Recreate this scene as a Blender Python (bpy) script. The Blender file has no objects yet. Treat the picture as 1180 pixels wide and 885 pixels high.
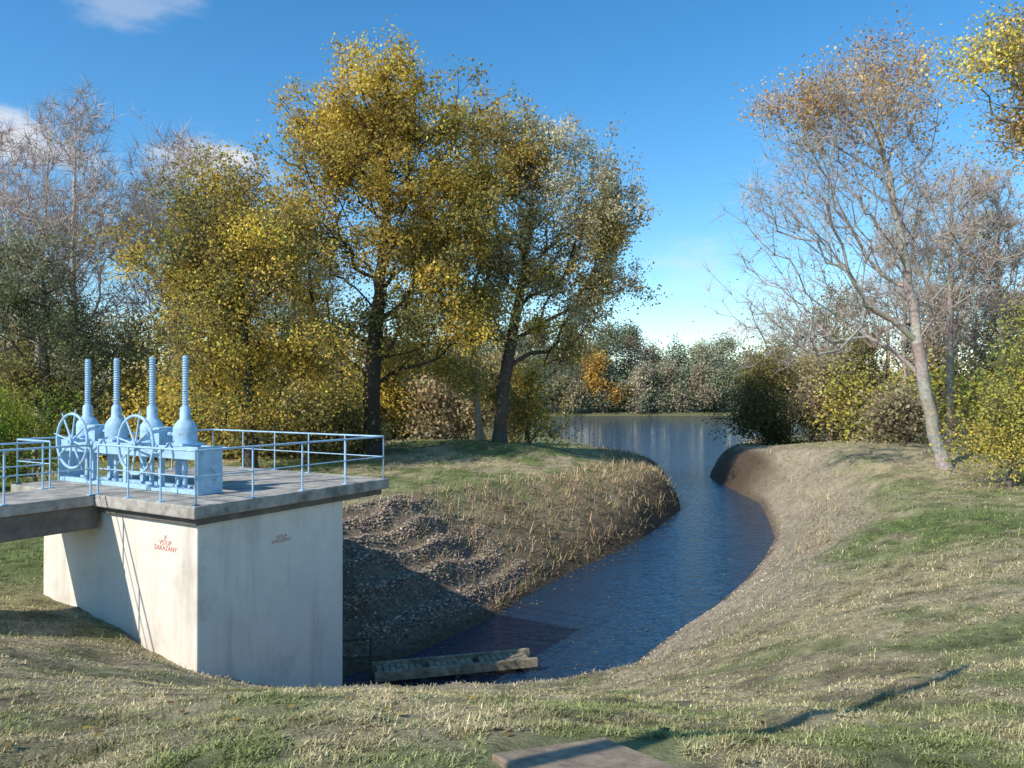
import bpy, math, numpy as np
from mathutils import Vector
rng=np.random.default_rng(7)
scene=bpy.context.scene
# ------------------------------------------------------------------ mesh builder
class MB:
    def __init__(s): s.V=[];s.C=[];s.L=[];s.N=[];s.M=[];s.S=[];s.nv=0
    def add(s,v,f,c=(.5,.5,.5),m=0,smooth=False):
        v=np.asarray(v,float).reshape(-1,3); f=np.asarray(f,int)
        c=np.asarray(c,float)
        if c.ndim==1: c=np.tile(c,(len(v),1))
        s.V.append(v);s.C.append(c);s.L.append((f+s.nv).ravel());s.N.append(np.full(len(f),f.shape[1]))
        s.M.append(np.full(len(f),m));s.S.append(np.full(len(f),smooth));s.nv+=len(v)
    def build(s,name,mats,parent=None):
        V=np.concatenate(s.V);C=np.concatenate(s.C);L=np.concatenate(s.L);N=np.concatenate(s.N)
        me=bpy.data.meshes.new(name)
        me.vertices.add(len(V));me.loops.add(len(L));me.polygons.add(len(N))
        me.vertices.foreach_set('co',V.astype(np.float32).ravel())
        me.loops.foreach_set('vertex_index',L.astype(np.int32))
        me.polygons.foreach_set('loop_start',np.concatenate([[0],np.cumsum(N)[:-1]]).astype(np.int32))
        me.update(calc_edges=True)
        for m in mats: me.materials.append(m)
        me.polygons.foreach_set('material_index',np.concatenate(s.M).astype(np.int32))
        me.polygons.foreach_set('use_smooth',np.concatenate(s.S).astype(bool))
        a=me.color_attributes.new('Col','FLOAT_COLOR','POINT')
        a.data.foreach_set('color',np.concatenate([np.clip(C,0,1),np.ones((len(C),1))],1).astype(np.float32).ravel())
        me.update()
        o=bpy.data.objects.new(name,me);scene.collection.objects.link(o)
        if parent: o.parent=parent
        return o
def empty(name,loc=(0,0,0)):
    e=bpy.data.objects.new(name,None);scene.collection.objects.link(e);e.empty_display_size=.3
    return e
def nrm(a): return a/np.maximum(np.linalg.norm(a,axis=-1,keepdims=True),1e-9)
def frame(d):
    ref=np.tile(np.array([.31,.93,.17]),(len(d),1))
    bad=np.abs((d*nrm(ref)).sum(1))>.95
    ref[bad]=[1,0,0]
    u=nrm(np.cross(d,ref));v=np.cross(d,u);return u,v
def frusta(mb,P0,P1,R0,R1,D0,D1,k,c,m,smooth=True):
    n=len(P0);a=np.arange(k)*2*np.pi/k
    u0,v0=frame(D0);u1,v1=frame(D1)
    ca,sa=np.cos(a)[None,:,None],np.sin(a)[None,:,None]
    r0=P0[:,None]+R0[:,None,None]*(u0[:,None]*ca+v0[:,None]*sa)
    r1=P1[:,None]+R1[:,None,None]*(u1[:,None]*ca+v1[:,None]*sa)
    V=np.concatenate([r0,r1],1).reshape(-1,3)
    j=np.arange(k);q=np.stack([j,(j+1)%k,(j+1)%k+k,j+k],1)
    F=(q[None]+(np.arange(n)*2*k)[:,None,None]).reshape(-1,4)
    c=np.asarray(c,float)
    if c.ndim==2: c=np.repeat(c,2*k,axis=0)
    mb.add(V,F,c,m,smooth)
def tube(mb,p0,p1,r0,r1=None,k=10,c=(.5,.5,.5),m=0):
    r1=r0 if r1 is None else r1
    p0=np.array(p0,float);p1=np.array(p1,float);d=nrm((p1-p0)[None])
    frusta(mb,p0[None],p1[None],np.array([r0]),np.array([r1]),d,d,k,c,m)
    u,v=frame(d);a=np.arange(k)*2*np.pi/k
    for p,r,fl in((p0,r0,1),(p1,r1,0)):
        ring=p+r*(u*np.cos(a)[:,None]+v*np.sin(a)[:,None])
        idx=np.arange(k); idx=idx[::-1] if fl else idx
        mb.add(ring,[idx],c,m)
def box(mb,c,ax,h,col=(.5,.5,.5),m=0):
    c=np.array(c,float);ax=[np.array(a,float) for a in ax]
    V=[c+sx*h[0]*ax[0]+sy*h[1]*ax[1]+sz*h[2]*ax[2] for sz in(-1,1) for sy in(-1,1) for sx in(-1,1)]
    F=[[0,2,3,1],[4,5,7,6],[0,1,5,4],[2,6,7,3],[0,4,6,2],[1,3,7,5]]
    mb.add(V,F,col,m)
def lathe(mb,o,prof,k=16,c=(.5,.5,.5),m=0,smooth=True):
    o=np.array(o,float);a=np.arange(k)*2*np.pi/k
    V=np.concatenate([o+np.stack([r*np.cos(a),r*np.sin(a),np.full(k,z)],1) for r,z in prof])
    F=[];n=len(prof)
    for i in range(n-1):
        for j in range(k): F.append([i*k+j,i*k+(j+1)%k,(i+1)*k+(j+1)%k,(i+1)*k+j])
    mb.add(V,F,c,m,smooth)
    mb.add(V[-k:],[list(range(k))],c,m)
def bevel(o,w=.01,s=2):
    b=o.modifiers.new('bev','BEVEL');b.width=w;b.segments=s;b.limit_method='ANGLE'
# ------------------------------------------------------------------ noise
_tab=np.random.default_rng(3).random((256,256))
def vn(x,y,s=0):
    x=np.asarray(x,float)+s*17.3;y=np.asarray(y,float)+s*9.1
    xi=np.floor(x).astype(int);yi=np.floor(y).astype(int);fx=x-xi;fy=y-yi
    fx=fx*fx*(3-2*fx);fy=fy*fy*(3-2*fy)
    a=_tab[xi&255,yi&255];b=_tab[(xi+1)&255,yi&255];c=_tab[xi&255,(yi+1)&255];d=_tab[(xi+1)&255,(yi+1)&255]
    return (a*(1-fx)+b*fx)*(1-fy)+(c*(1-fx)+d*fx)*fy
def fbm(x,y,s=0,o=4):
    r=0;a=.5;t=0
    for i in range(o): r=r+a*vn(x*2**i,y*2**i,s+i);t+=a;a*=.55
    return r/t
def sm(a,b,x):
    t=np.clip((x-a)/(b-a),0,1);return t*t*(3-2*t)
# ------------------------------------------------------------------ terrain
WP=np.array([(-4.6,18.4),(-2.75,20.4),(-.8,23.5),(.3,26),(2.1,29.6),(4.05,32.8),(6.2,36.8),(8.2,41.5),(9.9,45.5),(10.7,49.8),(11.4,55),(11.6,62),(9.8,83),(8,110),(5,138),(0,175),(-30,212),
 (30,214),(75,213),(125,200),(110,170),(70,150),(44,120),(29,92),(21,77),(17.6,68),(15.9,62),(15.6,54),(15.4,48),(13.9,42),(12.4,36.5),(10.4,32),(8.6,28.5),(6.7,25.3),(4.4,21.9),(2.6,19),(.9,17.4),(-1.5,16.7),(-4.2,16.9)])
def sdf(x,y):
    d=np.full(x.shape,1e18);ins=np.zeros(x.shape,bool);n=len(WP)
    for i in range(n):
        ax,ay=WP[i];bx,by=WP[(i+1)%n];ex,ey=bx-ax,by-ay
        t=np.clip(((x-ax)*ex+(y-ay)*ey)/(ex*ex+ey*ey),0,1)
        d=np.minimum(d,(x-ax-t*ex)**2+(y-ay-t*ey)**2)
        if ay!=by: ins^=((ay>y)!=(by>y))&(x<ex*(y-ay)/ey+ax)
    return np.where(ins,-1,1)*np.sqrt(d)
CP=np.array([(19.9,30,2.95),(20.7,45,3.46),(22.2,55,3.3),(21.3,38,3.15),(6.6,10,4.2),(3.65,5.5,4.84),(5.5,12,3.63),(3.5,10,3.5),(11,24,2.95),(11.3,17,3.75),
(2.2,9.5,3.3),(1.4,11.5,2.6),(3.7,14.5,2.28),(6.6,18.5,2.45),(0,4.5,5.0),(0,7,4.15),(0,10,3.12),(0,14,1.75),(-3,4.5,5.0),(-3,10,3.1),(-3,14,1.75),
(-5.86,14,2.1),(-8.7,17,2.36),(-7.3,11,3.25),(-5,5.5,4.75),(-12,15,2.9),(-16,24,2.0),(0,0,5.45),(10,0,5.6),(-10,0,5.5),(-10,7,4.6),(0,-12,5.5),(25,-5,5.6),(-25,-5,5.5),
(-7,24,3.0),(-4.9,22.5,3.05),(-4,28,3.1),(.36,32,2.9),(2.4,36,2.7),(5,42,2.4),(.5,48,3.6),(-1.7,50,3.75),(5.6,55,2.5),(9,53,1.8),(-7,45,3.3),(4.9,62,2.2),
(-15,35,2.8),(-25,50,2.8),(-30,30,2.3),(5,90,1.3),(-10,80,2.0),(30,60,3),(40,90,2.2),(35,35,3.2),(25,15,4),(40,10,4.5),(-50,50,2.4),(-50,10,3.2),(60,50,3),(0,120,1.2),(60,120,1.6),(-60,100,2)])
def _phi(r2): return .5*r2*np.log(r2+1e-6)
_n=len(CP);_A=np.zeros((_n+3,_n+3));_d2=((CP[:,None,:2]-CP[None,:,:2])**2).sum(-1)
_A[:_n,:_n]=_phi(_d2)+np.eye(_n)*2.0;_A[:_n,_n]=1;_A[:_n,_n+1:]=CP[:,:2];_A[_n,:_n]=1;_A[_n+1:,:_n]=CP[:,:2].T
_w=np.linalg.solve(_A,np.concatenate([CP[:,2],[0,0,0]]))
def tps(x,y):
    r=_w[_n]+_w[_n+1]*x+_w[_n+2]*y
    for i in range(_n): r=r+_w[i]*_phi((x-CP[i,0])**2+(y-CP[i,1])**2)
    return r
XC=([17,20.4,26,32,41,50,63,400],[-1,.5,3.6,7.2,11.3,13.2,14,20])
def side_left(x,y): return (x<np.interp(y,*XC))&(y>17.6)
def height(x,y,full=False):
    x=np.asarray(x,float);y=np.asarray(y,float)
    d=sdf(x,y)
    xx=np.clip(x,-60,60);yy=np.clip(y,-12,120)
    T=np.clip(tps(xx,yy),1.0,6.0)
    far=sm(80,125,np.hypot(x,y));T=T*(1-far)+.9*far
    L=side_left(x,y)
    W=np.where(L,np.interp(y,[17,30,42,60,70],[5.4,5.2,3.4,2.2,6]),np.interp(y,[16,20,45,55,75],[3.7,5.0,5.2,2.4,4]))
    W=W*(1+.3*(fbm(x*.35,y*.35,5,2)-.5)*2)
    t=np.clip(d/W,0,1);S=.55*t*(2-t)+.45*t
    st=np.where(L,sm(30,38,y),sm(48,56,y))
    S=S*(1-st)+st*(1-(1-t)**3.6)
    h=T*S
    near=np.clip(1-np.hypot(x,y)/120,0,1)
    amp=np.clip(d,0,1.5)/1.5*near
    rough=np.where(L,1+1.8*sm(6,3,d)*sm(26,32,y),1)
    h=h+amp*((fbm(x*.3,y*.3,1)-.5)*.35+(fbm(x*1.6,y*1.6,2)-.5)*.17*rough+(fbm(x*6,y*6,8,3)-.5)*.08*rough)
    grav=np.where(L,1,0)*sm(30,26.5,y+.6*(fbm(x,y,31)-.5)*4)*sm(.1,.5,d)*sm(5.2,4.6,d)
    h=h+grav*.2*(np.abs(((d+.3*fbm(x,y,4))/.85)%1-.5)*2-.5)
    h=np.where(d<0,np.maximum(-1.3,d*.6),h)
    if full: return h,d,L,grav
    return h
def hz(x,y): return float(height(np.array([x]),np.array([y]))[0])
def gridcoord(c,a,ds,lo,hi):
    s=np.arange(math.asinh((lo-c)/a),math.asinh((hi-c)/a),ds);return c+a*np.sinh(s)
gx=gridcoord(0,12,.0140,-3500,3500);gy=gridcoord(11,12,.0140,-120,4000)
X,Y=np.meshgrid(gx,gy);H,D,LL,GR=height(X,Y,True)
def ground_color(x,y,d,L,g):
    n1=fbm(x*.22,y*.22,11);n2=fbm(x*1.1,y*1.1,12);n3=fbm(x*4,y*4,13);n4=fbm(x*2.1,y*2.1,14)
    straw=np.array([.46,.38,.22]);green=np.array([.18,.225,.07]);brown=np.array([.31,.225,.13]);earth=np.array([.10,.07,.045]);stone=np.array([.20,.155,.115])
    gm=sm(.44,.62,n1*.5+n2*.5)*.72
    gm=np.where(L,sm(.38,.54,n1*.5+n2*.5)*.9*sm(24,34,y),gm)
    gm=np.maximum(gm,sm(7.5,2,np.hypot((x-13.5)*.6,y-21.5))*.98*sm(.25,.48,n2))
    gm=np.maximum(gm,sm(6,2,np.hypot(x+15,y-22)*.6)*.95)
    c=straw*(1-gm[...,None])+green*gm[...,None]
    c=c*(.66+.68*n3[...,None])*(1-.4*sm(.52,.68,n4)[...,None])
    b=np.where(L,sm(5.2,2.2,d+(n2-.5)*3),sm(5.5,3.0,d+(n2-.5)*2.5)*.85)
    bc=np.where(L[...,None],brown,np.array([.40,.325,.23]))*(.6+.8*n3[...,None])
    c=c*(1-b[...,None])+bc*b[...,None]
    e=np.maximum(np.where(L,sm(1.5,.3,d),sm(.5,.1,d))*.85,np.where(~L,sm(46,54,y)*sm(75,66,y)*sm(2.8,1.4,d),sm(36,44,y)*sm(2.0,1.,d)*.8))[...,None]
    c=c*(1-e)+earth*e
    c=c*(1-g[...,None]*.85)+stone*g[...,None]*.85*(.6+.8*n3[...,None])
    fr=sm(60,120,np.hypot(x,y))[...,None]
    return c*(1-fr)+np.array([.15,.15,.07])*fr
GC=ground_color(X,Y,D,LL,GR)
mb=MB();ny,nx=X.shape
i=np.arange(ny-1)[:,None]*nx+np.arange(nx-1)[None]
mb.add(np.stack([X,Y,H],-1).reshape(-1,3),np.stack([i,i+1,i+nx+1,i+nx],-1).reshape(-1,4),GC.reshape(-1,3),0,True)
# ------------------------------------------------------------------ materials
def newmat(n):
    m=bpy.data.materials.new(n);m.use_nodes=True;nt=m.node_tree;nt.nodes.clear()
    out=nt.nodes.new('ShaderNodeOutputMaterial');return m,nt,out
def N(nt,t,**k):
    n=nt.nodes.new(t)
    for a,b in k.items(): setattr(n,a,b)
    return n
def surf(name,rough=.9,col=None,attr=True,ns=3.,namp=.35,bump=.3,bd=.02,tint=None,bs=None,detail=6,zs=1.):
    m,nt,out=newmat(name);p=N(nt,'ShaderNodeBsdfPrincipled');p.inputs['Roughness'].default_value=rough
    p.inputs['Specular IOR Level'].default_value=.25
    geo=N(nt,'ShaderNodeNewGeometry')
    n=N(nt,'ShaderNodeTexNoise');n.inputs['Scale'].default_value=ns;n.inputs['Detail'].default_value=detail;n.inputs['Roughness'].default_value=.65
    nt.links.new(geo.outputs['Position'],n.inputs['Vector'])
    mr=N(nt,'ShaderNodeMapRange');mr.inputs[1].default_value=.3;mr.inputs[2].default_value=.7;mr.inputs[3].default_value=1-namp;mr.inputs[4].default_value=1+namp
    nt.links.new(n.outputs['Fac'],mr.inputs[0])
    mul=N(nt,'ShaderNodeVectorMath',operation='SCALE')
    if attr:
        a=N(nt,'ShaderNodeAttribute',attribute_name='Col');nt.links.new(a.outputs['Color'],mul.inputs[0])
    else: mul.inputs[0].default_value=col
    nt.links.new(mr.outputs[0],mul.inputs['Scale'])
    last=mul.outputs[0]
    for tn in (tint or []):
        mp=N(nt,'ShaderNodeMapping');mp.inputs['Scale'].default_value=(1,1,tn[5] if len(tn)>5 else 1)
        nt.links.new(geo.outputs['Position'],mp.inputs[0])
        n2=N(nt,'ShaderNodeTexNoise');n2.inputs['Scale'].default_value=tn[1];n2.inputs['Detail'].default_value=7;n2.inputs['Roughness'].default_value=.7
        nt.links.new(mp.outputs[0],n2.inputs['Vector'])
        r2=N(nt,'ShaderNodeMapRange');r2.inputs[1].default_value=tn[2];r2.inputs[2].default_value=tn[3];r2.inputs[4].default_value=tn[4]
        nt.links.new(n2.outputs['Fac'],r2.inputs[0])
        mx=N(nt,'ShaderNodeMixRGB');mx.inputs[2].default_value=(*tn[0],1)
        nt.links.new(r2.outputs[0],mx.inputs[0]);nt.links.new(last,mx.inputs[1]);last=mx.outputs[0]
    nt.links.new(last,p.inputs['Base Color'])
    nb=N(nt,'ShaderNodeTexNoise');nb.inputs['Scale'].default_value=bs or ns*6;nb.inputs['Detail'].default_value=5;nb.inputs['Roughness'].default_value=.7
    nt.links.new(geo.outputs['Position'],nb.inputs['Vector'])
    b=N(nt,'ShaderNodeBump');b.inputs['Strength'].default_value=bump;b.inputs['Distance'].default_value=bd
    nt.links.new(nb.outputs['Fac'],b.inputs['Height']);nt.links.new(b.outputs[0],p.inputs['Normal'])
    nt.links.new(p.outputs[0],out.inputs[0]);return m
def leafmat(name,tr=.3):
    m,nt,out=newmat(name);a=N(nt,'ShaderNodeAttribute',attribute_name='Col')
    d=N(nt,'ShaderNodeBsdfDiffuse')
    nt.links.new(a.outputs['Color'],d.inputs[0])
    if tr<=0:
        nt.links.new(d.outputs[0],out.inputs[0]);return m
    t=N(nt,'ShaderNodeBsdfTranslucent');mx=N(nt,'ShaderNodeMixShader');mx.inputs[0].default_value=tr
    nt.links.new(a.outputs['Color'],t.inputs[0])
    nt.links.new(d.outputs[0],mx.inputs[1]);nt.links.new(t.outputs[0],mx.inputs[2]);nt.links.new(mx.outputs[0],out.inputs[0]);return m
M_ground=surf('ground_dry_grass',.95,ns=7,namp=.45,bump=1.,bd=.06,bs=28,detail=5)
M_leaf=leafmat('foliage',.33);M_blade=leafmat('grass_blades',.15);M_twig=leafmat('twigs',0)
M_bark=surf('bark',.9,ns=6,namp=.35,bump=.6,bd=.03,detail=4)
M_stone=surf('stone',.9,ns=9,namp=.3,bump=.4,detail=3)
M_white=surf('weathered_render_wall',.9,col=(.80,.735,.63),attr=False,ns=1.3,namp=.07,bump=.25,bd=.01,bs=30,tint=[((.42,.35,.27),.9,.54,.76,.55),((.36,.31,.25),2.2,.50,.72,.45,.12)])
M_conc=surf('deck_concrete',.95,col=(.42,.385,.33),attr=False,ns=3,namp=.35,bump=.5,bd=.015,bs=25,tint=[((.11,.10,.08),2.2,.45,.7,.8)])
M_dark=surf('old_beam_concrete',.95,col=(.17,.15,.125),attr=False,ns=3,namp=.35,bump=.5,bd=.02,bs=20)
M_blue=surf('light_blue_paint',.5,col=(.36,.55,.70),attr=False,ns=4,namp=.14,bump=.15,bd=.004,bs=50,tint=[((.18,.20,.20),6,.54,.70,.7)])
M_rust=surf('dark_rusty_steel',.7,col=(.07,.055,.045),attr=False,ns=9,namp=.4)
M_wood=surf('weathered_wood',.9,col=(.32,.27,.18),attr=False,ns=5,namp=.45,bump=.5,tint=[((.09,.075,.05),4,.45,.65,.8)])
M_red=surf('red_stencil_paint',.8,col=(.55,.10,.06),attr=False,ns=20,namp=.3,tint=[((.6,.5,.42),25,.52,.66,.6)])
M_slab=surf('brown_concrete',.95,col=(.33,.25,.17),attr=False,ns=12,namp=.3,bump=.5,bd=.01,bs=60,tint=[((.13,.10,.08),7,.48,.68,.75)])
ground=mb.build('ground',[M_ground])
# water
m,nt,out=newmat('lake_water');p=N(nt,'ShaderNodeBsdfPrincipled');p.inputs['Base Color'].default_value=(.010,.038,.080,1);p.inputs['Roughness'].default_value=.05;p.inputs['IOR'].default_value=1.36
p.inputs['Specular IOR Level'].default_value=.7
geo=N(nt,'ShaderNodeNewGeometry');hsum=None
for sc,amp,rot,st in((1.5,.7,.5,2.6),(5.5,.24,.35,2.4),(.35,1.1,.9,1.5)):
    mp=N(nt,'ShaderNodeMapping');mp.inputs['Rotation'].default_value=(0,0,rot);mp.inputs['Scale'].default_value=(1,st,1)
    n=N(nt,'ShaderNodeTexNoise');n.inputs['Scale'].default_value=sc;n.inputs['Detail'].default_value=3
    nt.links.new(geo.outputs['Position'],mp.inputs[0]);nt.links.new(mp.outputs[0],n.inputs['Vector'])
    mu=N(nt,'ShaderNodeMath',operation='MULTIPLY');mu.inputs[1].default_value=amp;nt.links.new(n.outputs['Fac'],mu.inputs[0])
    if hsum is None: hsum=mu.outputs[0]
    else:
        ad=N(nt,'ShaderNodeMath',operation='ADD');nt.links.new(hsum,ad.inputs[0]);nt.links.new(mu.outputs[0],ad.inputs[1]);hsum=ad.outputs[0]
b=N(nt,'ShaderNodeBump');b.inputs['Strength'].default_value=.75;b.inputs['Distance'].default_value=.16
nt.links.new(hsum,b.inputs['Height']);nt.links.new(b.outputs[0],p.inputs['Normal']);nt.links.new(p.outputs[0],out.inputs[0])
w=MB();w.add([(-40,10,0),(140,10,0),(140,225,0),(-40,225,0)],[[0,1,2,3]]);w.build('lake_water',[m])
# ------------------------------------------------------------------ trees
LB=1.5
def jitcol(base,n,amt=.18,r=rng):
    b=np.asarray(base)[None]*np.exp(r.normal(0,amt,(n,1)));return np.clip(b*(1+r.normal(0,.07,(n,3))),.004,.9)
def leaves(mb,P,size,cols,mat,r):
    n=len(P);a=nrm(r.normal(size=(n,3)));b=nrm(np.cross(a,r.normal(size=(n,3))))
    s=size*(.6+.8*r.random(n))[:,None]
    V=np.stack([P-a*s*.5,P+b*s*.36,P+a*s*.5,P-b*s*.36],1).reshape(-1,3)
    F=np.arange(n*4).reshape(n,4);mb.add(V,F,np.repeat(cols,4,axis=0),mat)
def grow(mb,base,trunk,lobes,R,seed,leafsize=.14,bark=(.13,.11,.09),twigs=5,twlen=.8,twigw=.018,step=.8,start=.25,up=.35,k=6,twcol=None,spread=.3,alpha=.25,nm=1.,lm=1.):
    r=np.random.default_rng(seed);base=np.array(base,float)
    tp=np.array(trunk,float);nodes=[];par=[];plen=[]
    seg=np.linalg.norm(np.diff(tp,axis=0),axis=1);cum=np.concatenate([[0],np.cumsum(seg)]);tot=cum[-1]
    ns=max(4,int(tot/step))
    for i in range(ns+1):
        s=tot*i/ns;q=np.array([np.interp(s,cum,tp[:,j]) for j in range(3)])
        if 0<i: q[:2]+=r.normal(0,.05*min(step,1),2)
        nodes.append(q);par.append(i-1);plen.append(s)
    first=int(ns*start)
    T=[];TC=[];TL=[]
    for (x,y,z,rx,ry,rz,nt_,ld,pal) in lobes:
        nt_=int(nt_*nm);ld=ld*lm
        nsub=max(2,int(nt_/9));rad=np.array([rx,ry,rz])
        dirs=nrm(r.normal(size=(nsub,3)));rr=(r.random(nsub)**.45)[:,None]*.95
        C=np.array([x,y,z])+dirs*rr*rad
        for c in C:
            m_=max(2,int(nt_/nsub*r.uniform(.5,1.5)));sr=rad.mean()*r.uniform(.2,.36)
            Q=c+r.normal(0,1,(m_,3))*sr*np.array([1,1,.75])
            T.append(Q);cc=np.array(pal[r.integers(len(pal))])*LB*math.exp(r.normal(0,.14));TC.append(np.tile(cc,(m_,1)))
            TL.append(np.full(m_,ld*r.uniform(.3,1.4)))
    T=np.concatenate(T);TC=np.concatenate(TC);TL=np.concatenate(TL)
    T[:,2]=np.maximum(T[:,2],.4)
    tn=np.array(nodes);key=np.min(np.linalg.norm(T[:,None]-tn[None,first:],axis=2),axis=1)
    o=np.argsort(key);T=T[o];TC=TC[o];TL=TL[o]
    cap=len(nodes)+len(T)*14;A=np.zeros((cap,3));A[:len(nodes)]=nodes;PL=np.zeros(cap);PL[:len(nodes)]=plen;PA=np.full(cap,-1);PA[:len(nodes)]=par;cnt=len(nodes);tips=[]
    for t in T:
        c=A[first:cnt];dv=t-c;ds=np.sqrt((dv**2).sum(1));hd=np.sqrt(dv[:,0]**2+dv[:,1]**2)
        cost=ds+alpha*PL[first:cnt]+1.2*np.maximum(0,up*hd-dv[:,2])
        j=first+int(np.argmin(cost));p0=A[j];dist=np.linalg.norm(t-p0);n=min(12,max(1,int(dist/step)))
        pd=p0-A[PA[j]] if PA[j]>=0 else np.array([0,0,1.]);pd=pd/(np.linalg.norm(pd)+1e-6)
        ctl=p0+pd*dist*.28+np.array([0,0,-.05*dist])+ (t-p0)*.2
        prev=j
        for i in range(1,n+1):
            u=i/n;q=(1-u)**2*p0+2*u*(1-u)*ctl+u*u*t
            if i<n:q=q+r.normal(0,.07*step,3)
            A[cnt]=q;PA[cnt]=prev;PL[cnt]=PL[prev]+dist/n;prev=cnt;cnt+=1
        tips.append(prev)
    A=A[:cnt];PA=PA[:cnt]
    cn=np.zeros(cnt);cn[np.array(tips)]+=1;cn[ns]+=1
    for i in range(cnt-1,0,-1): cn[PA[i]]+=cn[i]
    rad=np.maximum(R*(cn/cn[0])**.52,.010)
    tr=np.arange(ns+1);rad[tr]=np.maximum(rad[tr],R*(1-tr/ns*.85)*.75)
    rad[0]*=1.45
    if ns>6: rad[1]*=1.08
    Dn=np.zeros((cnt,3));Dn[1:]=nrm(A[1:]-A[PA[1:]]);Dn[0]=[0,0,1]
    mainc=np.full(cnt,-1);best=np.zeros(cnt)
    for i in range(1,cnt):
        if cn[i]>best[PA[i]]: best[PA[i]]=cn[i];mainc[PA[i]]=i
    for i in range(1,ns+1): mainc[i-1]=i
    e=np.arange(1,cnt);ism=mainc[PA[e]]==e
    D0=np.where(ism[:,None],Dn[PA[e]],Dn[e]);R0=np.where(ism,rad[PA[e]],rad[e]*1.05)
    bc=jitcol(bark,len(e),.03,r)
    big=rad[e]>.07
    A0=A[PA[e]]+base;A1=A[e]+base
    for sel,kk in((big,9),(~big,4)):
        if sel.any(): frusta(mb,A0[sel],A1[sel],R0[sel],rad[e][sel],D0[sel],Dn[e][sel],kk if kk==4 else k+3,bc[sel],0 if kk==9 else 2)
    n=len(T);tips=np.array(tips);P=A[tips]+base
    td=nrm(np.repeat(Dn[tips],twigs,0)*.6+r.normal(0,.75,(n*twigs,3))+np.array([0,0,.25]))
    tl=(twlen*(.4+.8*r.random(n*twigs)))[:,None];p0=np.repeat(P,twigs,0);p1=p0+td*tl
    sd=nrm(np.cross(td,r.normal(size=td.shape)))*twigw
    mid=(p0+p1)/2+r.normal(0,.06,p0.shape)*tl
    V=np.stack([p0-sd,p0+sd,mid+sd*.6,mid-sd*.6,p1],1).reshape(-1,3)
    b5=np.arange(n*twigs)[:,None]*5
    tcl=jitcol(twcol or bark,n*twigs,.1,r)
    mb.add(V,b5+np.array([[0,1,2,3]]),np.repeat(tcl,5,0),2)
    nb=mb.nv-len(V);mb.L.append((b5+np.array([[3,2,4]])+nb).ravel());mb.N.append(np.full(n*twigs,3));mb.M.append(np.full(n*twigs,2));mb.S.append(np.zeros(n*twigs,bool))
    nl=r.poisson(TL);idx=np.repeat(np.arange(n),nl)
    if len(idx):
        tw=idx*twigs+r.integers(0,twigs,len(idx));u=r.random((len(idx),1))**.7
        Q=p0[tw]+(p1[tw]-p0[tw])*u*1.1+r.normal(0,spread,(len(idx),3))
        Q[:,2]=np.maximum(Q[:,2],base[2]+.1)
        leaves(mb,Q,leafsize,np.clip(TC[idx]*np.exp(r.normal(0,.2,(len(idx),1)))*(1+r.normal(0,.06,(len(idx),3))),.004,.9),1,r)
MT=[M_bark,M_leaf,M_twig]
def tree(name,xy,trunk,lobes,R,seed,**k):
    m_=MB();grow(m_,(xy[0],xy[1],hz(*xy)-.15),trunk,lobes,R,seed,**k);return m_.build(name,MT)
GOLD=[(.40,.285,.06),(.35,.255,.055),(.29,.22,.06),(.24,.20,.06),(.48,.35,.07)]
OLIVE=[(.19,.18,.07),(.24,.205,.075),(.16,.16,.06),(.29,.23,.08)]
SILV=[(.36,.33,.22),(.40,.355,.21),(.27,.25,.14),(.34,.27,.10)]
YEL=[(.48,.37,.08),(.42,.33,.08),(.30,.26,.08)]
ORG=[(.42,.26,.10),(.46,.30,.11),(.36,.24,.11)]
DKG=[(.07,.085,.03),(.09,.10,.04),(.06,.07,.025)]
TAN=[(.30,.24,.15),(.27,.22,.13),(.24,.205,.12),(.34,.26,.15)]
F1=dict(nm=1.4,lm=1.3)
tree('golden_poplar_tree',(-8.1,45),[(0,0,0),(-.1,0,4),(.2,.2,8),(.7,0,13),(.9,0,17.5),(.5,0,21.6)],
 [(0.2,0,20.5,4.5,4.2,2.7,150,75,GOLD),(-2.6,.5,17.2,3.9,3.8,3.2,130,75,GOLD),(3.0,-.3,16.9,4.0,4,3.8,140,75,GOLD),(-4.2,-.6,12.2,3.4,3.4,3.4,110,75,GOLD+OLIVE),(2.2,.5,11.4,3.8,3.8,3.4,110,70,GOLD+OLIVE),(-1.5,0,7.2,4.2,4,2.4,70,55,OLIVE+GOLD),(4.4,0,7.4,2.6,3,2.4,50,60,OLIVE+GOLD),(4.6,0,13.8,2.8,3,2.8,80,75,GOLD),(-.5,-1,15,3,3,4,60,60,GOLD)],.5,1,leafsize=.17,bark=(.06,.05,.04),start=.2,**F1)
tree('leaning_poplar_tree',(-.84,50),[(0,0,0),(.3,0,4),(1.0,0,8),(1.6,0,11),(2.1,0,15),(2.2,0,19.5)],
 [(1.6,0,19.2,3.4,3,2.7,100,75,SILV+GOLD),(-1.3,0,17.8,3.2,3,3,90,75,GOLD),(5,0,15.6,3.4,3.6,3.4,130,75,SILV),(1.4,-.5,13.2,3.4,3.4,3.2,100,75,GOLD+SILV),(6.3,0,10.2,2.2,2.4,2.6,60,70,SILV),(-2.0,-1,9.4,2.5,2.6,3.2,75,75,YEL),(3.6,0,6,2.5,2.4,2.2,50,50,SILV+YEL),(6.6,0,13.6,1.9,2,2.8,60,65,SILV),(3.6,0,10,2.4,2.6,2.2,40,55,SILV)],.42,2,leafsize=.17,bark=(.10,.085,.065),start=.25,**F1)
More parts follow.
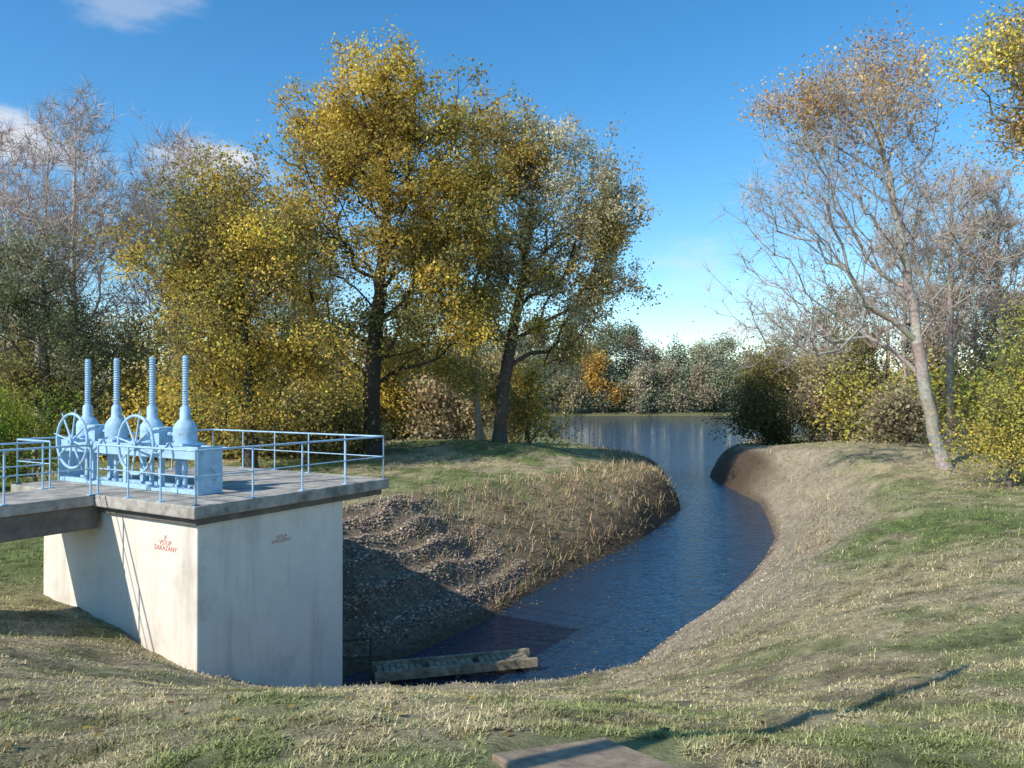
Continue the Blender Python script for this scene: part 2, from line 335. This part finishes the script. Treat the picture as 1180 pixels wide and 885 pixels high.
tree('slender_yellow_tree',(-2.2,51),[(0,0,0),(-.1,0,3),(-.4,0,7),(-.2,0,11)],
 [(-1,0,8.5,2.2,2,2.4,45,75,YEL),(-1.3,0,5.4,2.2,2,1.8,36,70,YEL),(.2,0,12,2,2,2,40,70,YEL)],.22,3,leafsize=.17,bark=(.30,.26,.20),**F1)
OG=OLIVE+YEL+GOLD
tree('golden_green_tree',(-12.8,38),[(0,0,0),(-.1,0,4),(-.5,0,9),(-.9,0,14.2)],
 [(-1.3,0,13.0,2.6,2.5,2.3,80,70,OG),(-3.2,0,10.0,2.9,2.8,2.7,95,70,OG),(.9,0,10.3,2.3,2.4,2.9,80,70,OG+GOLD),(-2.4,-.5,6.4,3.9,3,2.7,130,70,OG),(1.9,0,5.8,2.7,2.6,2.8,90,70,OG+GOLD),(0,-1,3,4,2.5,1.6,85,65,OLIVE+GOLD),(-.6,0,8,2.5,2.5,2.5,60,70,OG)],.3,4,leafsize=.135,bark=(.09,.08,.06),start=.12,**F1)
WIL=[(.17,.18,.11),(.21,.21,.13),(.14,.155,.085)]
tree('olive_willow_tree',(-28.5,47),[(0,0,0),(.2,0,4),(0,0,8),(0,0,12)],
 [(-.3,0,11,3.6,3.4,2.8,100,70,WIL),(2.8,0,7.5,2.3,2.6,3,80,70,WIL),(-2.4,0,7,3,3,3.2,80,70,WIL),(0,-1,4,3.6,3,2,60,70,OLIVE)],.35,5,leafsize=.16,start=.2,**F1)
tree('green_bush',(-21.6,35),[(0,0,0),(0,0,2.6)],[(0,0,2.4,2.2,2,1.9,90,90,[(.16,.22,.03),(.12,.18,.03),(.24,.25,.04)]),(-2.5,0,2.2,1.8,2,1.7,60,90,[(.16,.22,.03),(.12,.18,.03)])],.1,6,leafsize=.12,start=.05,twlen=.5,step=.4)
PBK=(.46,.41,.37);PT=(.48,.40,.36)
def bare(name,xy,hgt,seed,wd=1.,lean=0,leaf=0,pal=TAN,nt=1.,bark=PBK,tw=PT):
    h=hgt
    lob=[(lean*.9,0,h*.88,h*.10*wd,h*.10*wd,h*.12,int(80*nt),leaf,pal),(lean*.6-h*.07*wd,0,h*.70,h*.12*wd,h*.12,h*.13,int(100*nt),leaf,pal),(lean*.6+h*.08*wd,0,h*.68,h*.12*wd,h*.12,h*.13,int(100*nt),leaf,pal),(lean*.4,0,h*.5,h*.16*wd,h*.15,h*.12,int(100*nt),leaf,pal)]
    return tree(name,xy,[(0,0,0),(lean*.2,0,h*.3),(lean*.5,0,h*.6),(lean,0,h*.95)],lob,.24,seed,leafsize=.14,bark=bark,twigs=11,twlen=1.4,twigw=.018,twcol=tw,start=.3,up=1.2,step=1.0,nm=1.3)
bare('bare_poplar_tree',(-28.4,50),24,11,1.1)
bare('bare_poplar_tree',(-32,52),23,12,1.1,.8)
bare('bare_poplar_tree',(-23.6,54),22,13,1.1,-.5,leaf=3)
bare('bare_poplar_tree',(-20.5,57),21.5,14,1.1,.5,leaf=5)
bare('bare_poplar_tree',(-36,53),23,15,1.1,.5)
bare('bare_poplar_tree',(-26,60),24,16,1.2,0,leaf=2)
bare('bare_poplar_tree',(-17,60),19,17,1.2,0,leaf=8)
# right hand trees
tree('leaning_bare_tree',(21.3,38),[(0,0,0),(-.9,0,3.6),(-1.5,0,7.5),(-2.0,0,11),(-3.0,0,16),(-4,0,20)],
 [(-6.2,0,13,4.2,3.5,4.0,230,1.5,TAN),(-3.6,0,17.2,3.4,3,2.8,160,30,ORG),(-1.1,0,12,2.4,3,4.8,150,4,TAN+ORG),(-7.0,0,8.2,3.6,3,2.6,140,1,TAN),(-6.6,0,18.2,2.2,2,1.6,60,50,ORG),(-2.6,0,19.4,2.4,2,1.4,60,50,ORG)],.30,21,leafsize=.13,bark=(.36,.32,.28),twigs=10,twlen=1.3,twigw=.0105,twcol=(.42,.38,.34),start=.2,up=.7,step=.9,nm=1.25,spread=.3)
tree('orange_leaved_tree',(23.2,30),[(0,0,0),(.2,0,6),(0,0,12),(-.6,0,18)],
 [(-4.0,0,17.4,2.4,2.2,1.8,80,75,ORG+YEL),(-3.4,0,14.0,1.9,2,1.5,60,65,ORG+YEL),(-2,0,16,1.8,2,1.5,50,55,ORG),(0,0,18,3,3,3,80,55,ORG),(-1.4,0,10,2.4,2.5,2.6,80,2,TAN),(1.5,0,12,2.5,2.5,3,50,30,ORG)],.3,22,leafsize=.125,bark=(.2,.17,.14),twigs=8,twlen=1.0,twigw=.012,start=.3,up=.4)
RB=dict(bark=(.33,.28,.24),tw=(.42,.35,.29))
bare('bare_poplar_tree',(28.3,50),19,23,1.1,.3,leaf=3,**RB)
bare('bare_poplar_tree',(33,52),18,24,1.2,-.3,leaf=5,**RB)
bare('bare_poplar_tree',(30.5,60),17,27,1.3,0,leaf=5,**RB)
YG=[(.32,.29,.06),(.26,.26,.06),(.38,.31,.07),(.21,.23,.06)]
tree('yellow_green_bush',(20.9,32.5),[(0,0,0),(.1,0,5)],[(0.2,0,4.4,2.0,2,2.2,70,75,YG),(-.3,0,2,1.9,2,1.5,60,75,YG),(1.8,0,6,2,2,2.0,60,75,YG),(2.8,0,4,2,2,2.2,60,90,YG),(2.8,0,2,2,2,1.6,60,90,YG)],.1,25,leafsize=.115,start=.05,twlen=.9,step=.5,spread=.35)
tree('dark_green_willow_bush',(22.3,65),[(0,0,0),(-.3,0,3),(-.4,0,6)],[(-.2,0,5.8,2.5,3,2.6,100,70,DKG+OLIVE),(-2.2,0,3.2,2.0,2.5,2.2,80,80,DKG),(1.4,0,3.4,2.4,2.6,2.4,70,80,DKG+OLIVE),(-1.8,-1,1.4,2.6,2,1.3,70,80,DKG)],.2,26,leafsize=.19,start=.05,twlen=1.1,spread=.4)
# woodland masses
BARE='bare'
def mass(name,specs,seed,ls,dens=26,nt=60,twigs=4,twigw=.03,spread=.5):
    m_=MB();r=np.random.default_rng(seed)
    for (x,y,h,wd,pal) in specs:
        if pal is BARE: ld=4;tg=10;bk=(.42,.36,.30);p=TAN
        else: ld=dens;tg=twigs;bk=(.16,.13,.10);p=pal
        lob=[(r.uniform(-.1,.1)*h,0,h*.8,wd*.75,wd*.75,h*.18,nt//3,ld,p),(-wd*.3,0,h*.55,wd*.8,wd*.8,h*.2,nt//3,ld,p),(wd*.3,0,h*.42,wd*.9,wd*.9,h*.22,nt//3,ld,p),(0,0,h*.2,wd,wd,h*.15,nt//4,ld,p)]
        grow(m_,(x,y,hz(x,y)-.2),[(0,0,0),(0,0,h*.5),(.2,0,h*.9)],lob,.2,int(r.integers(1e6)),leafsize=ls,bark=bk,twigs=tg,twlen=1.6,twigw=twigw,step=2,start=.1,spread=spread,k=3)
    return m_.build(name,MT)
r=np.random.default_rng(55);sp=[]
pals=[OLIVE,GOLD,TAN,OLIVE,GOLD,TAN,BARE,SILV]
for x in np.arange(-75,-2,3.2):
    y=r.uniform(66,84);sp.append((x,y,r.uniform(9,13) if x>-20 else r.uniform(12,18),r.uniform(2.8,3.9),pals[r.integers(8)]))
for x in np.arange(-60,-12,3.6):
    sp.append((x,r.uniform(56,66),r.uniform(6,11),r.uniform(2.8,3.8),pals[r.integers(8)]))
for x in np.arange(-18,3,2.4): sp.append((x,r.uniform(57,62),r.uniform(3.5,7),r.uniform(2.2,3),[OLIVE,GOLD,TAN][r.integers(3)]))
for x in np.arange(-26,-9,2.6): sp.append((x,r.uniform(44,49),r.uniform(2.5,4.5),r.uniform(1.8,2.6),[OLIVE,GOLD,YEL][r.integers(3)]))
mass('background_woodland_left',sp,56,.24,dens=50,nt=70)
sp=[]
for x,y,h,wd,pl in((28,72,13,3.2,TAN),(31,74,15,3.6,TAN),(35,72,15,3.6,BARE),(29,64,10,3,OLIVE),(33,60,10.5,3,TAN),(26.5,58,5,2.4,YG),(30,55,5.5,2.4,YG),(38,66,15,3.6,BARE),(42,70,16,3.8,TAN),(46,66,16,3.6,BARE),(36,57,11,3,TAN),(40,58,12,3,OLIVE),(45,58,13,3.4,BARE),(27.5,77,11,3.2,OLIVE),(50,75,16,4,TAN),(55,66,15,4,TAN),(33,48,5.5,2.4,YG),(37,47,7,2.6,TAN),(27.5,43,3.8,1.9,YG),(34,40,5.5,2.2,OLIVE),(31,82,16,3.8,BARE),(36,84,17,4,TAN),(25.5,62,6,2.4,TAN),(27.5,66,11,2.8,BARE),(25.5,50,3,1.8,TAN),(29.5,68,12,2.8,BARE),(32,66,12,3,BARE)):
    sp.append((x,y,h,wd,pl))
mass('background_woodland_right',sp,57,.22,dens=45,nt=80,twigs=6,spread=.6)
sp=[];HZ1=[(.20,.21,.14),(.23,.23,.15)];HZ2=[(.15,.175,.11),(.17,.19,.12)];HZ3=[(.28,.24,.16),(.26,.22,.15)];HZ4=[(.32,.26,.13),(.26,.24,.12)]  # far leaf palettes, paled and greyed: distance haze put into the leaf colour
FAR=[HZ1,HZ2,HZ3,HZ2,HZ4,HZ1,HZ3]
for x in np.arange(-30,100,4.4):
    sp.append((x,r.uniform(224,238),r.uniform(24,31)*(1 if x<42 else .8) if x<50 else r.uniform(17,22),r.uniform(4.5,6.5),FAR[r.integers(7)]))
for x in np.arange(-20,92,3.6):
    sp.append((x,r.uniform(217,221),r.uniform(8,18),r.uniform(3,4.8),FAR[r.integers(7)]))
sp.append((25.5,216.0,18,4.4,[(.46,.27,.06),(.42,.25,.06)]));sp.append((14,216.5,15,4.4,HZ4))
mass('distant_trees_far_shore',sp,58,.55,dens=62,nt=78,twigw=.03,spread=1.1)
sp=[]
for x in np.arange(-420,460,16.): sp.append((x,r.uniform(330,360),r.uniform(16,24),r.uniform(9,12),FAR[r.integers(7)]))
mass('distant_tree_belt',sp,59,1.2,dens=24,nt=48,twigw=.05,spread=1.)
# ------------------------------------------------------------------ scatter
O=np.array([-5.74,14.0]);el=np.array([-.853,.522]);er=np.array([.522,.853])
def infoot(x,y,a=.1):
    dx=x-O[0];dy=y-O[1];l=dx*el[0]+dy*el[1];rr=dx*er[0]+dy*er[1]
    return (l>.2-a)&(l<5.5+a)&(rr>.2-a)&(rr<4+a)
def blades(n,seed,dmin,dmax,hh,lie,pw=1.,wmul=1.,bankonly=False):
    r=np.random.default_rng(seed)
    u=r.random(n);d=(dmin**(-pw)+u*(dmax**(-pw)-dmin**(-pw)))**(-1/pw)
    x=(r.random(n)*2-1)*.75*d;y=d
    h_,dd,L,g=height(x,y,True)
    n2=fbm(x*1.5,y*1.5,21);n3=fbm(x*3.5,y*3.5,22)
    keep=(dd>.05)&~infoot(x,y)&(r.random(n)<.2+1.1*sm(.35,.6,n3))&(r.random(n)>g*.75)&~((np.abs(x-.36)<.5)&(np.abs(y-3.75)<.45))&(L|(r.random(n)<sm(.3,3.0,dd)))
    if bankonly: keep&=((L&(dd<4.8)&(y>24))|(~L&(dd<3)&(y>26)&(r.random(n)<.3)))&(n3>.45)
    x,y,h_,dd,L,g,n2,n3,d=[q[keep] for q in(x,y,h_,dd,L,g,n2,n3,d)];n=len(x)
    col=ground_color(x,y,dd,L,g)*1.15*np.exp(r.normal(0,.3,(n,1)))
    if bankonly: col=jitcol((.42,.32,.19),n,.4,r)
    gr=r.random(n)<.12+.33*sm(.48,.62,n2);col[gr]=col[gr]*.35+np.array([.16,.21,.06])*.65
    H_=hh*(.3+r.random(n)**2*1.3)*(.5+1.2*n3)*(1+d*(0 if bankonly else .03))
    a=r.random(n)*6.283;t=np.clip(r.normal(lie,.35,n),.05,1.5)
    dr=np.stack([np.cos(a)*np.sin(t),np.sin(a)*np.sin(t),np.cos(t)],1)
    sd=np.stack([-np.sin(a),np.cos(a),np.zeros(n)],1)*(.0014+.00045*d)[:,None]*wmul
    B=np.stack([x,y,h_-.005],1);Mp=B+dr*H_[:,None]*.55;E=B+dr*H_[:,None]+np.array([0,0,-.25])*H_[:,None]*t[:,None]
    E[:,2]=np.maximum(E[:,2],B[:,2]-(.3 if bankonly else -.008))
    V=np.stack([B-sd,B+sd,Mp+sd*.8,Mp-sd*.8,E],1).reshape(-1,3);b5=np.arange(n)[:,None]*5
    mb=MB();mb.add(V,b5+np.array([[0,1,2,3]]),np.repeat(col,5,0),0)
    mb.L.append((b5+np.array([[3,2,4]])).ravel());mb.N.append(np.full(n,3));mb.M.append(np.zeros(n,int));mb.S.append(np.zeros(n,bool))
    return mb
blades(420000,31,3.2,24,.034,1.15,.8).build('grass',[M_blade])
blades(150000,32,13,75,.055,.95,.5,1.0).build('bank_grass',[M_blade])
blades(260000,33,20,70,.38,.85,.5,.75,True).build('dry_bank_weeds',[M_blade])
# stones
def stones(name,x,y,size,r,cols):
    t=(1+5**.5)/2
    iv=nrm(np.array([(-1,t,0),(1,t,0),(-1,-t,0),(1,-t,0),(0,-1,t),(0,1,t),(0,-1,-t),(0,1,-t),(t,0,-1),(t,0,1),(-t,0,-1),(-t,0,1)],float))
    fc=np.array([(0,11,5),(0,5,1),(0,1,7),(0,7,10),(0,10,11),(1,5,9),(5,11,4),(11,10,2),(10,7,6),(7,1,8),(3,9,4),(3,4,2),(3,2,6),(3,6,8),(3,8,9),(4,9,5),(2,4,11),(6,2,10),(8,6,7),(9,8,1)])
    n=len(x);z=height(x,y);a=r.random(n)*6.28
    V=iv[None]*(size[:,None,None]*r.uniform(.6,1.1,(n,1,3)))*r.uniform(.75,1.2,(n,12,1))
    V[...,2]*=.7
    c,s=np.cos(a)[:,None],np.sin(a)[:,None]
    V=np.stack([V[...,0]*c-V[...,1]*s,V[...,0]*s+V[...,1]*c,V[...,2]],-1)+np.stack([x,y,z+size*.05],1)[:,None]
    mb=MB();mb.add(V.reshape(-1,3),(fc[None]+(np.arange(n)*12)[:,None,None]).reshape(-1,3),np.repeat(cols,12,0),0);mb.build(name,[M_stone])
r=np.random.default_rng(77)
x=r.uniform(-9,3,60000);y=r.uniform(18,32,60000);h_,dd,L,g=height(x,y,True)
k=(g>.15)&(r.random(len(x))<g*(.2+.8*(np.abs(((dd+.3*fbm(x,y,4))/.85)%1-.5)*2>.45))*sm(.15,.45,fbm(x*.8,y*.8,41)))&~infoot(x,y)
x,y=x[k],y[k];n=len(x);sc_=jitcol((.265,.205,.15),n,.4,r);stones('stone_riprap',x,y,r.uniform(.025,.07,n),r,sc_)
x=r.uniform(0,18,60000);y=r.uniform(13,44,60000);h_,dd,L,g=height(x,y,True)
k=(~L)&(dd>.05)&(dd<4.5)&(r.random(len(x))<sm(4.5,.5,dd)*.8*(.25+sm(.4,.6,fbm(x,y,43))))
x,y=x[k],y[k];n=len(x);stones('gravel_bank',x,y,r.uniform(.010,.036,n),r,jitcol((.38,.32,.245),n,.25,r))
# fallen leaves on ground and water
mb=MB();n=20000
d=r.uniform(4,60,n);x=(r.random(n)*2-1)*.7*d;y=d;h_,dd,L,g=height(x,y,True)
k=((dd>0)&(r.random(n)<np.where(L,.8,.07)))|((dd<0)&(dd>-.8)&L&(r.random(n)<.9))|((dd<0)&(r.random(n)<.06))
x,y,h_=x[k],y[k],np.maximum(h_[k],.0)+.012;n=len(x);d=y
a=r.random(n)*6.28;s=r.uniform(.02,.035,n)*(1+d*.022);nz=r.uniform(-.25,.25,(n,2))
ux=np.stack([np.cos(a),np.sin(a),nz[:,0]*.3],1)*s[:,None];uy=np.stack([-np.sin(a),np.cos(a),nz[:,1]*.3],1)*s[:,None]*.7
P=np.stack([x,y,h_+.006],1)
V=np.stack([P-ux,P-uy,P+ux,P+uy],1).reshape(-1,3)
pc=np.array([(.45,.32,.08),(.30,.20,.08),(.20,.13,.07),(.50,.40,.15)])[r.integers(0,4,n)]
mb.add(V,np.arange(4*n).reshape(n,4),np.repeat(pc,4,0),0);mb.build('fallen_leaves',[M_leaf])
# ------------------------------------------------------------------ sluice structure
EL=np.array([*el,0]);ER=np.array([*er,0]);EZ=np.array([0,0,1.]);AX=(EL,ER,EZ)
def P(l,rr,z): return np.array([O[0]+el[0]*l+er[0]*rr,O[1]+el[1]*l+er[1]*rr,z])
def lbox(mb,l0,l1,r0,r1,z0,z1,**k): box(mb,P((l0+l1)/2,(r0+r1)/2,(z0+z1)/2),AX,((l1-l0)/2,(r1-r0)/2,(z1-z0)/2),**k)
ZD=4.9
E=empty('concrete_sluice_tower')
m_=MB();lbox(m_,.2,5.5,.2,4.0,-1.5,4.64);o=m_.build('tower_walls',[M_white],E);bevel(o,.03)
m_=MB();lbox(m_,-.05,6.4,-.05,5.3,4.663,ZD);o=m_.build('deck_slab',[M_conc],E);bevel(o,.025)
m_=MB();lbox(m_,.1,5.6,.1,5.2,4.52,4.66);o=m_.build('slab_haunch',[M_dark],E);bevel(o,.02)
from mathutils import Matrix
def text(body,loc,nrmv,xd,size):
    cu=bpy.data.curves.new('stencil_text','FONT');cu.body=body;cu.size=size;cu.align_x='CENTER';cu.space_line=.8
    ob=bpy.data.objects.new('stencil_text',cu);scene.collection.objects.link(ob);cu.materials.append(M_red);ob.parent=E
    x=Vector(xd);z=Vector(nrmv);yv=z.cross(x);mt=Matrix((x,yv,z)).transposed().to_4x4();mt.translation=Vector(loc);ob.matrix_world=mt
text("X\nVSTUP\nZAKAZANY",P(1.15,.196,4.15),-ER,-EL,.13)
text("VSTUP\nZAKAZANY",P(.196,2.2,3.95),-EL,ER,.10)
B=empty('access_footbridge')
m_=MB();lbox(m_,3.1,5.0,-14,-.054,4.68,ZD-.004);o=m_.build('walkway_slab',[M_conc],B);bevel(o,.02)
m_=MB()
for a in(3.2,4.6): lbox(m_,a,a+.3,-14,.093,4.2,4.678)
o=m_.build('girders',[M_dark],B);bevel(o,.02)
G=empty('blue_deck_railing')
def rail(mb,a,b,posts):
    a=np.array(a,float);b=np.array(b,float)
    for z,rad in((1.0,.022),(.52,.013)): tube(mb,P(a[0],a[1],ZD+z),P(b[0],b[1],ZD+z),rad,k=8)
    for i in range(posts+1):
        q=a+(b-a)*i/posts;tube(mb,P(q[0],q[1],ZD-.0),P(q[0],q[1],ZD+1.01),.019,k=8);box(mb,P(q[0],q[1],ZD+.008),AX,(.06,.06,.008))
m_=MB()
rail(m_,(.05,.05),(.05,5.2),4);rail(m_,(.05,5.2),(6.3,5.2),5);rail(m_,(6.3,5.2),(6.3,.05),4);rail(m_,(6.3,.05),(4.95,.05),1);rail(m_,(3.15,.05),(.05,.05),3)
m_.build('deck_rails',[M_blue],G)
m_=MB();rail(m_,(3.15,-.1),(3.15,-13),8);rail(m_,(4.95,-.1),(4.95,-13),8);m_.build('walkway_rails',[M_blue],G)
# hoist
Hh=empty('blue_sluice_gate_hoist')
l0=1.21;rc=1.2;bt=ZD+.96
m_=MB()
for rr in(rc-.2,rc+.2): lbox(m_,l0-.02,l0+5.0,rr-.05,rr+.05,bt-.26,bt)
for rr in(rc-.2,rc+.2): lbox(m_,l0-.02,l0+5.0,rr-.07,rr+.07,ZD+.002,ZD+.1)
o=m_.build('twin_beams',[M_blue],Hh);bevel(o,.01)
m_=MB()
for t in(-.05,5.0): lbox(m_,l0+t,l0+t+.03-.003,rc-.3,rc+.3,ZD+.003,bt+.01)
for t in(1.25,2.5,3.75):
    for rr in(rc-.2,rc+.2): lbox(m_,l0+t-.06,l0+t+.06,rr-.04,rr+.04,ZD+.1,bt-.263)
o=m_.build('legs_and_end_plates',[M_blue],Hh);bevel(o,.006)
TS=(.75,1.88,3.19,4.33)
m_=MB();s_=MB()
for t in TS:
    q=P(l0+t,rc,bt+.002)
    lbox(m_,l0+t-.27,l0+t+.27,rc-.26,rc+.26,bt+.002,bt+.06)
    lathe(m_,q+[0,0,.05],[(.24,0),(.24,.30),(.225,.36),(.16,.45),(.11,.50),(.105,.72),(.075,.76)],20)
    prof=[];z=.7
    prof.append((.05,z))
    while z<1.82:
        prof+= [(.05,z),(.068,z+.012),(.068,z+.026),(.05,z+.038)];z+=.052
    prof.append((.055,1.86));prof.append((.02,1.865));lathe(s_,q,prof,12,smooth=False)
    tube(s_,P(l0+t,rc,ZD-.25),P(l0+t,rc,bt),.05,k=10)
m_.build('gear_housings',[M_blue],Hh);s_.build('threaded_screws',[M_blue],Hh)
m_=MB()
for t,w0,w1 in((1.5,.75,1.88),(3.86,3.19,4.33)):
    tube(m_,P(l0+w0,rc,bt+.22),P(l0+w1,rc,bt+.22),.045)
    c=P(l0+t,rc-.62,bt+.02);tube(m_,P(l0+t,rc,bt+.02),P(l0+t,rc-.72,bt+.02),.04)
    lbox(m_,l0+t-.16,l0+t+.16,rc-.2,rc+.2,bt+.004,bt+.36)
    tube(m_,P(l0+t,rc-.70,bt+.02),P(l0+t,rc-.54,bt+.02),.10,k=14)
    Rw=.60;k1=40;k2=8;A_=np.arange(k1)*2*np.pi/k1;B_=np.arange(k2)*2*np.pi/k2
    V=np.array([c+(Rw+.032*np.cos(b))*(EL*np.cos(a)+EZ*np.sin(a))+ER*.032*np.sin(b) for a in A_ for b in B_])
    F=[[i*k2+j,((i+1)%k1)*k2+j,((i+1)%k1)*k2+(j+1)%k2,i*k2+(j+1)%k2] for i in range(k1) for j in range(k2)]
    m_.add(V,F,smooth=True)
    for i in range(8):
        a=i*np.pi/4+.2;dv=EL*np.cos(a)+EZ*np.sin(a);tube(m_,c+dv*.06,c+dv*(Rw-.01),.026,.018,k=8)
        tube(m_,c+dv*(Rw+.02),c+dv*(Rw+.12),.016,k=6)
m_.build('handwheels_and_shafts',[M_blue],Hh)
# dock
Dk=empty('wooden_dock')
dv=nrm(np.array([[3.7,1.0,0]]))[0];pv=np.array([-dv[1],dv[0],0]);c0=np.array([-1.4,19.15,.2]);DX=(dv,pv,EZ)
m_=MB()
for s in(-.36,.36): box(m_,c0+pv*s+EZ*.03,DX,(2.0,.06,.10))
for i in range(24):
    a=-1.85+i*.158
    if i in(7,15): continue
    box(m_,c0+dv*a+EZ*(.05+rng.uniform(0,.02)),DX,(.068,.295,.02))
for a in(-1.0,.9): box(m_,c0+dv*a+EZ*-.05,DX,(.05,.29,.05))
o=m_.build('deck_planks_and_beams',[M_wood],Dk)
m_=MB()
for a in(-1.7,0,1.7):
    for s in(-.25,.25): tube(m_,c0+dv*a+pv*s-EZ*1.5,c0+dv*a+pv*s+EZ*-.01,.06)
m_.build('piles',[M_dark],Dk)
Hr=empty('steel_handrail');m_=MB()
pts=[np.array([-4.1,18.1,.2]),np.array([-3.35,18.35,.2])]
for q in pts: tube(m_,q-EZ*.6,q+EZ*.95,.025)
tube(m_,pts[0]+EZ*.93,pts[1]+EZ*.93,.025);tube(m_,pts[0]+EZ*.5,pts[1]+EZ*.5,.02)
m_.build('rails',[M_rust],Hr)
# slab + post
def tilt(x,y,e=.4):
    gxx=(hz(x+e,y)-hz(x-e,y))/(2*e);gyy=(hz(x,y+e)-hz(x,y-e))/(2*e);return nrm(np.array([[-gxx,-gyy,1]]))[0]
nv=tilt(.36,3.75);a=math.radians(33);x1=np.array([math.cos(a),math.sin(a),0]);x1=x1-nv*(x1@nv);x1/=np.linalg.norm(x1);y1=np.cross(nv,x1)
m_=MB();cc=np.array([.36,3.66,hz(.36,3.66)])+nv*.0;box(m_,cc,(x1,y1,nv),(.35,.31,.04))
o=m_.build('concrete_cover_slab',[M_slab]);bevel(o,.012)
saz=np.array([-.765,-.645]);saz/=np.linalg.norm(saz);elv=math.radians(37)
S=np.array([saz[0]*math.cos(elv),saz[1]*math.cos(elv),math.sin(elv)])
tip=np.array([3.96,6.9,hz(3.96,6.9)]);top=tip+S*11.5
m_=MB();b0=np.array([top[0],top[1],hz(top[0],top[1])-.3]);tube(m_,b0,top,.075,.06,k=10)
tube(m_,top-EZ*.25,top+EZ*.15,.10,.09,k=10)
m_.build('wooden_utility_post',[M_wood])
# ------------------------------------------------------------------ light, sky, camera
sun=bpy.data.lights.new('sun','SUN');sun.energy=5.0;sun.angle=math.radians(.5);sun.color=(1,.94,.84)
so=bpy.data.objects.new('sun',sun);scene.collection.objects.link(so);so.rotation_euler=Vector(S).to_track_quat('Z','Y').to_euler()
w=bpy.data.worlds.new('World');scene.world=w;w.use_nodes=True;nt=w.node_tree;nt.nodes.clear()
out=nt.nodes.new('ShaderNodeOutputWorld');bg=nt.nodes.new('ShaderNodeBackground');bg.inputs[1].default_value=.15
sk=nt.nodes.new('ShaderNodeTexSky');sk.sky_type='NISHITA';sk.sun_disc=False;sk.sun_elevation=elv;sk.sun_rotation=math.atan2(S[0],S[1])%(2*math.pi)
sk.air_density=1.0;sk.dust_density=.2;sk.ozone_density=3.0
hs=nt.nodes.new('ShaderNodeHueSaturation');hs.inputs['Saturation'].default_value=1.30;hs.inputs['Value'].default_value=1.32;hs.inputs['Hue'].default_value=.495
nt.links.new(sk.outputs[0],hs.inputs['Color'])
tc=nt.nodes.new('ShaderNodeTexCoord');mask=None
def V3(u,v,z):
    q=np.array([u,v,z],float);return q/np.linalg.norm(q)
for c,sc,thr in((V3(-450,890,448),(9,9,30),-.3),(V3(-330,890,272),(12,12,34),.1),(V3(-600,890,295),(9,9,26),.1),(V3(250,890,70),(26,26,70),.5),(V3(240,890,140),(5,5,14),-.35)):
    sb=nt.nodes.new('ShaderNodeVectorMath');sb.operation='SUBTRACT';sb.inputs[1].default_value=c
    ml=nt.nodes.new('ShaderNodeVectorMath');ml.operation='MULTIPLY';ml.inputs[1].default_value=sc
    ln=nt.nodes.new('ShaderNodeVectorMath');ln.operation='LENGTH'
    nz=nt.nodes.new('ShaderNodeTexNoise');nz.inputs['Scale'].default_value=7;nz.inputs['Detail'].default_value=9;nz.inputs['Roughness'].default_value=.6
    mp=nt.nodes.new('ShaderNodeMapping');mp.inputs['Scale'].default_value=(1,1,2.6)
    nt.links.new(tc.outputs['Generated'],sb.inputs[0]);nt.links.new(sb.outputs[0],ml.inputs[0]);nt.links.new(ml.outputs[0],ln.inputs[0])
    nt.links.new(tc.outputs['Generated'],mp.inputs[0]);nt.links.new(mp.outputs[0],nz.inputs['Vector'])
    a1=nt.nodes.new('ShaderNodeMath');a1.operation='MULTIPLY_ADD';a1.inputs[1].default_value=4.5;a1.inputs[2].default_value=-2.25+thr
    nt.links.new(nz.outputs['Fac'],a1.inputs[0])
    a2=nt.nodes.new('ShaderNodeMath');a2.operation='SUBTRACT';nt.links.new(a1.outputs[0],a2.inputs[0]);nt.links.new(ln.outputs['Value'],a2.inputs[1])
    mr=nt.nodes.new('ShaderNodeMapRange');mr.interpolation_type='SMOOTHSTEP';mr.inputs[1].default_value=-.9;mr.inputs[2].default_value=.35;mr.inputs[4].default_value=.9 if thr>0 else .3
    nt.links.new(a2.outputs[0],mr.inputs[0])
    if mask is None: mask=mr.outputs[0]
    else:
        mx=nt.nodes.new('ShaderNodeMath');mx.operation='MAXIMUM';nt.links.new(mask,mx.inputs[0]);nt.links.new(mr.outputs[0],mx.inputs[1]);mask=mx.outputs[0]
mix=nt.nodes.new('ShaderNodeMixRGB');mix.inputs[2].default_value=(5.8,5.9,6.2,1)
nt.links.new(mask,mix.inputs[0]);nt.links.new(hs.outputs[0],mix.inputs[1]);nt.links.new(mix.outputs[0],bg.inputs[0]);nt.links.new(bg.outputs[0],out.inputs[0])
cam=bpy.data.cameras.new('camera');cam.lens=27.15;cam.sensor_width=36;cam.clip_end=12000;cam.clip_start=.05
co=bpy.data.objects.new('camera',cam);scene.collection.objects.link(co);co.location=(0,0,7.0);co.rotation_euler=(math.radians(90.48),0,0)
scene.camera=co
scene.view_settings.view_transform='Standard';scene.view_settings.look='None';scene.view_settings.exposure=0
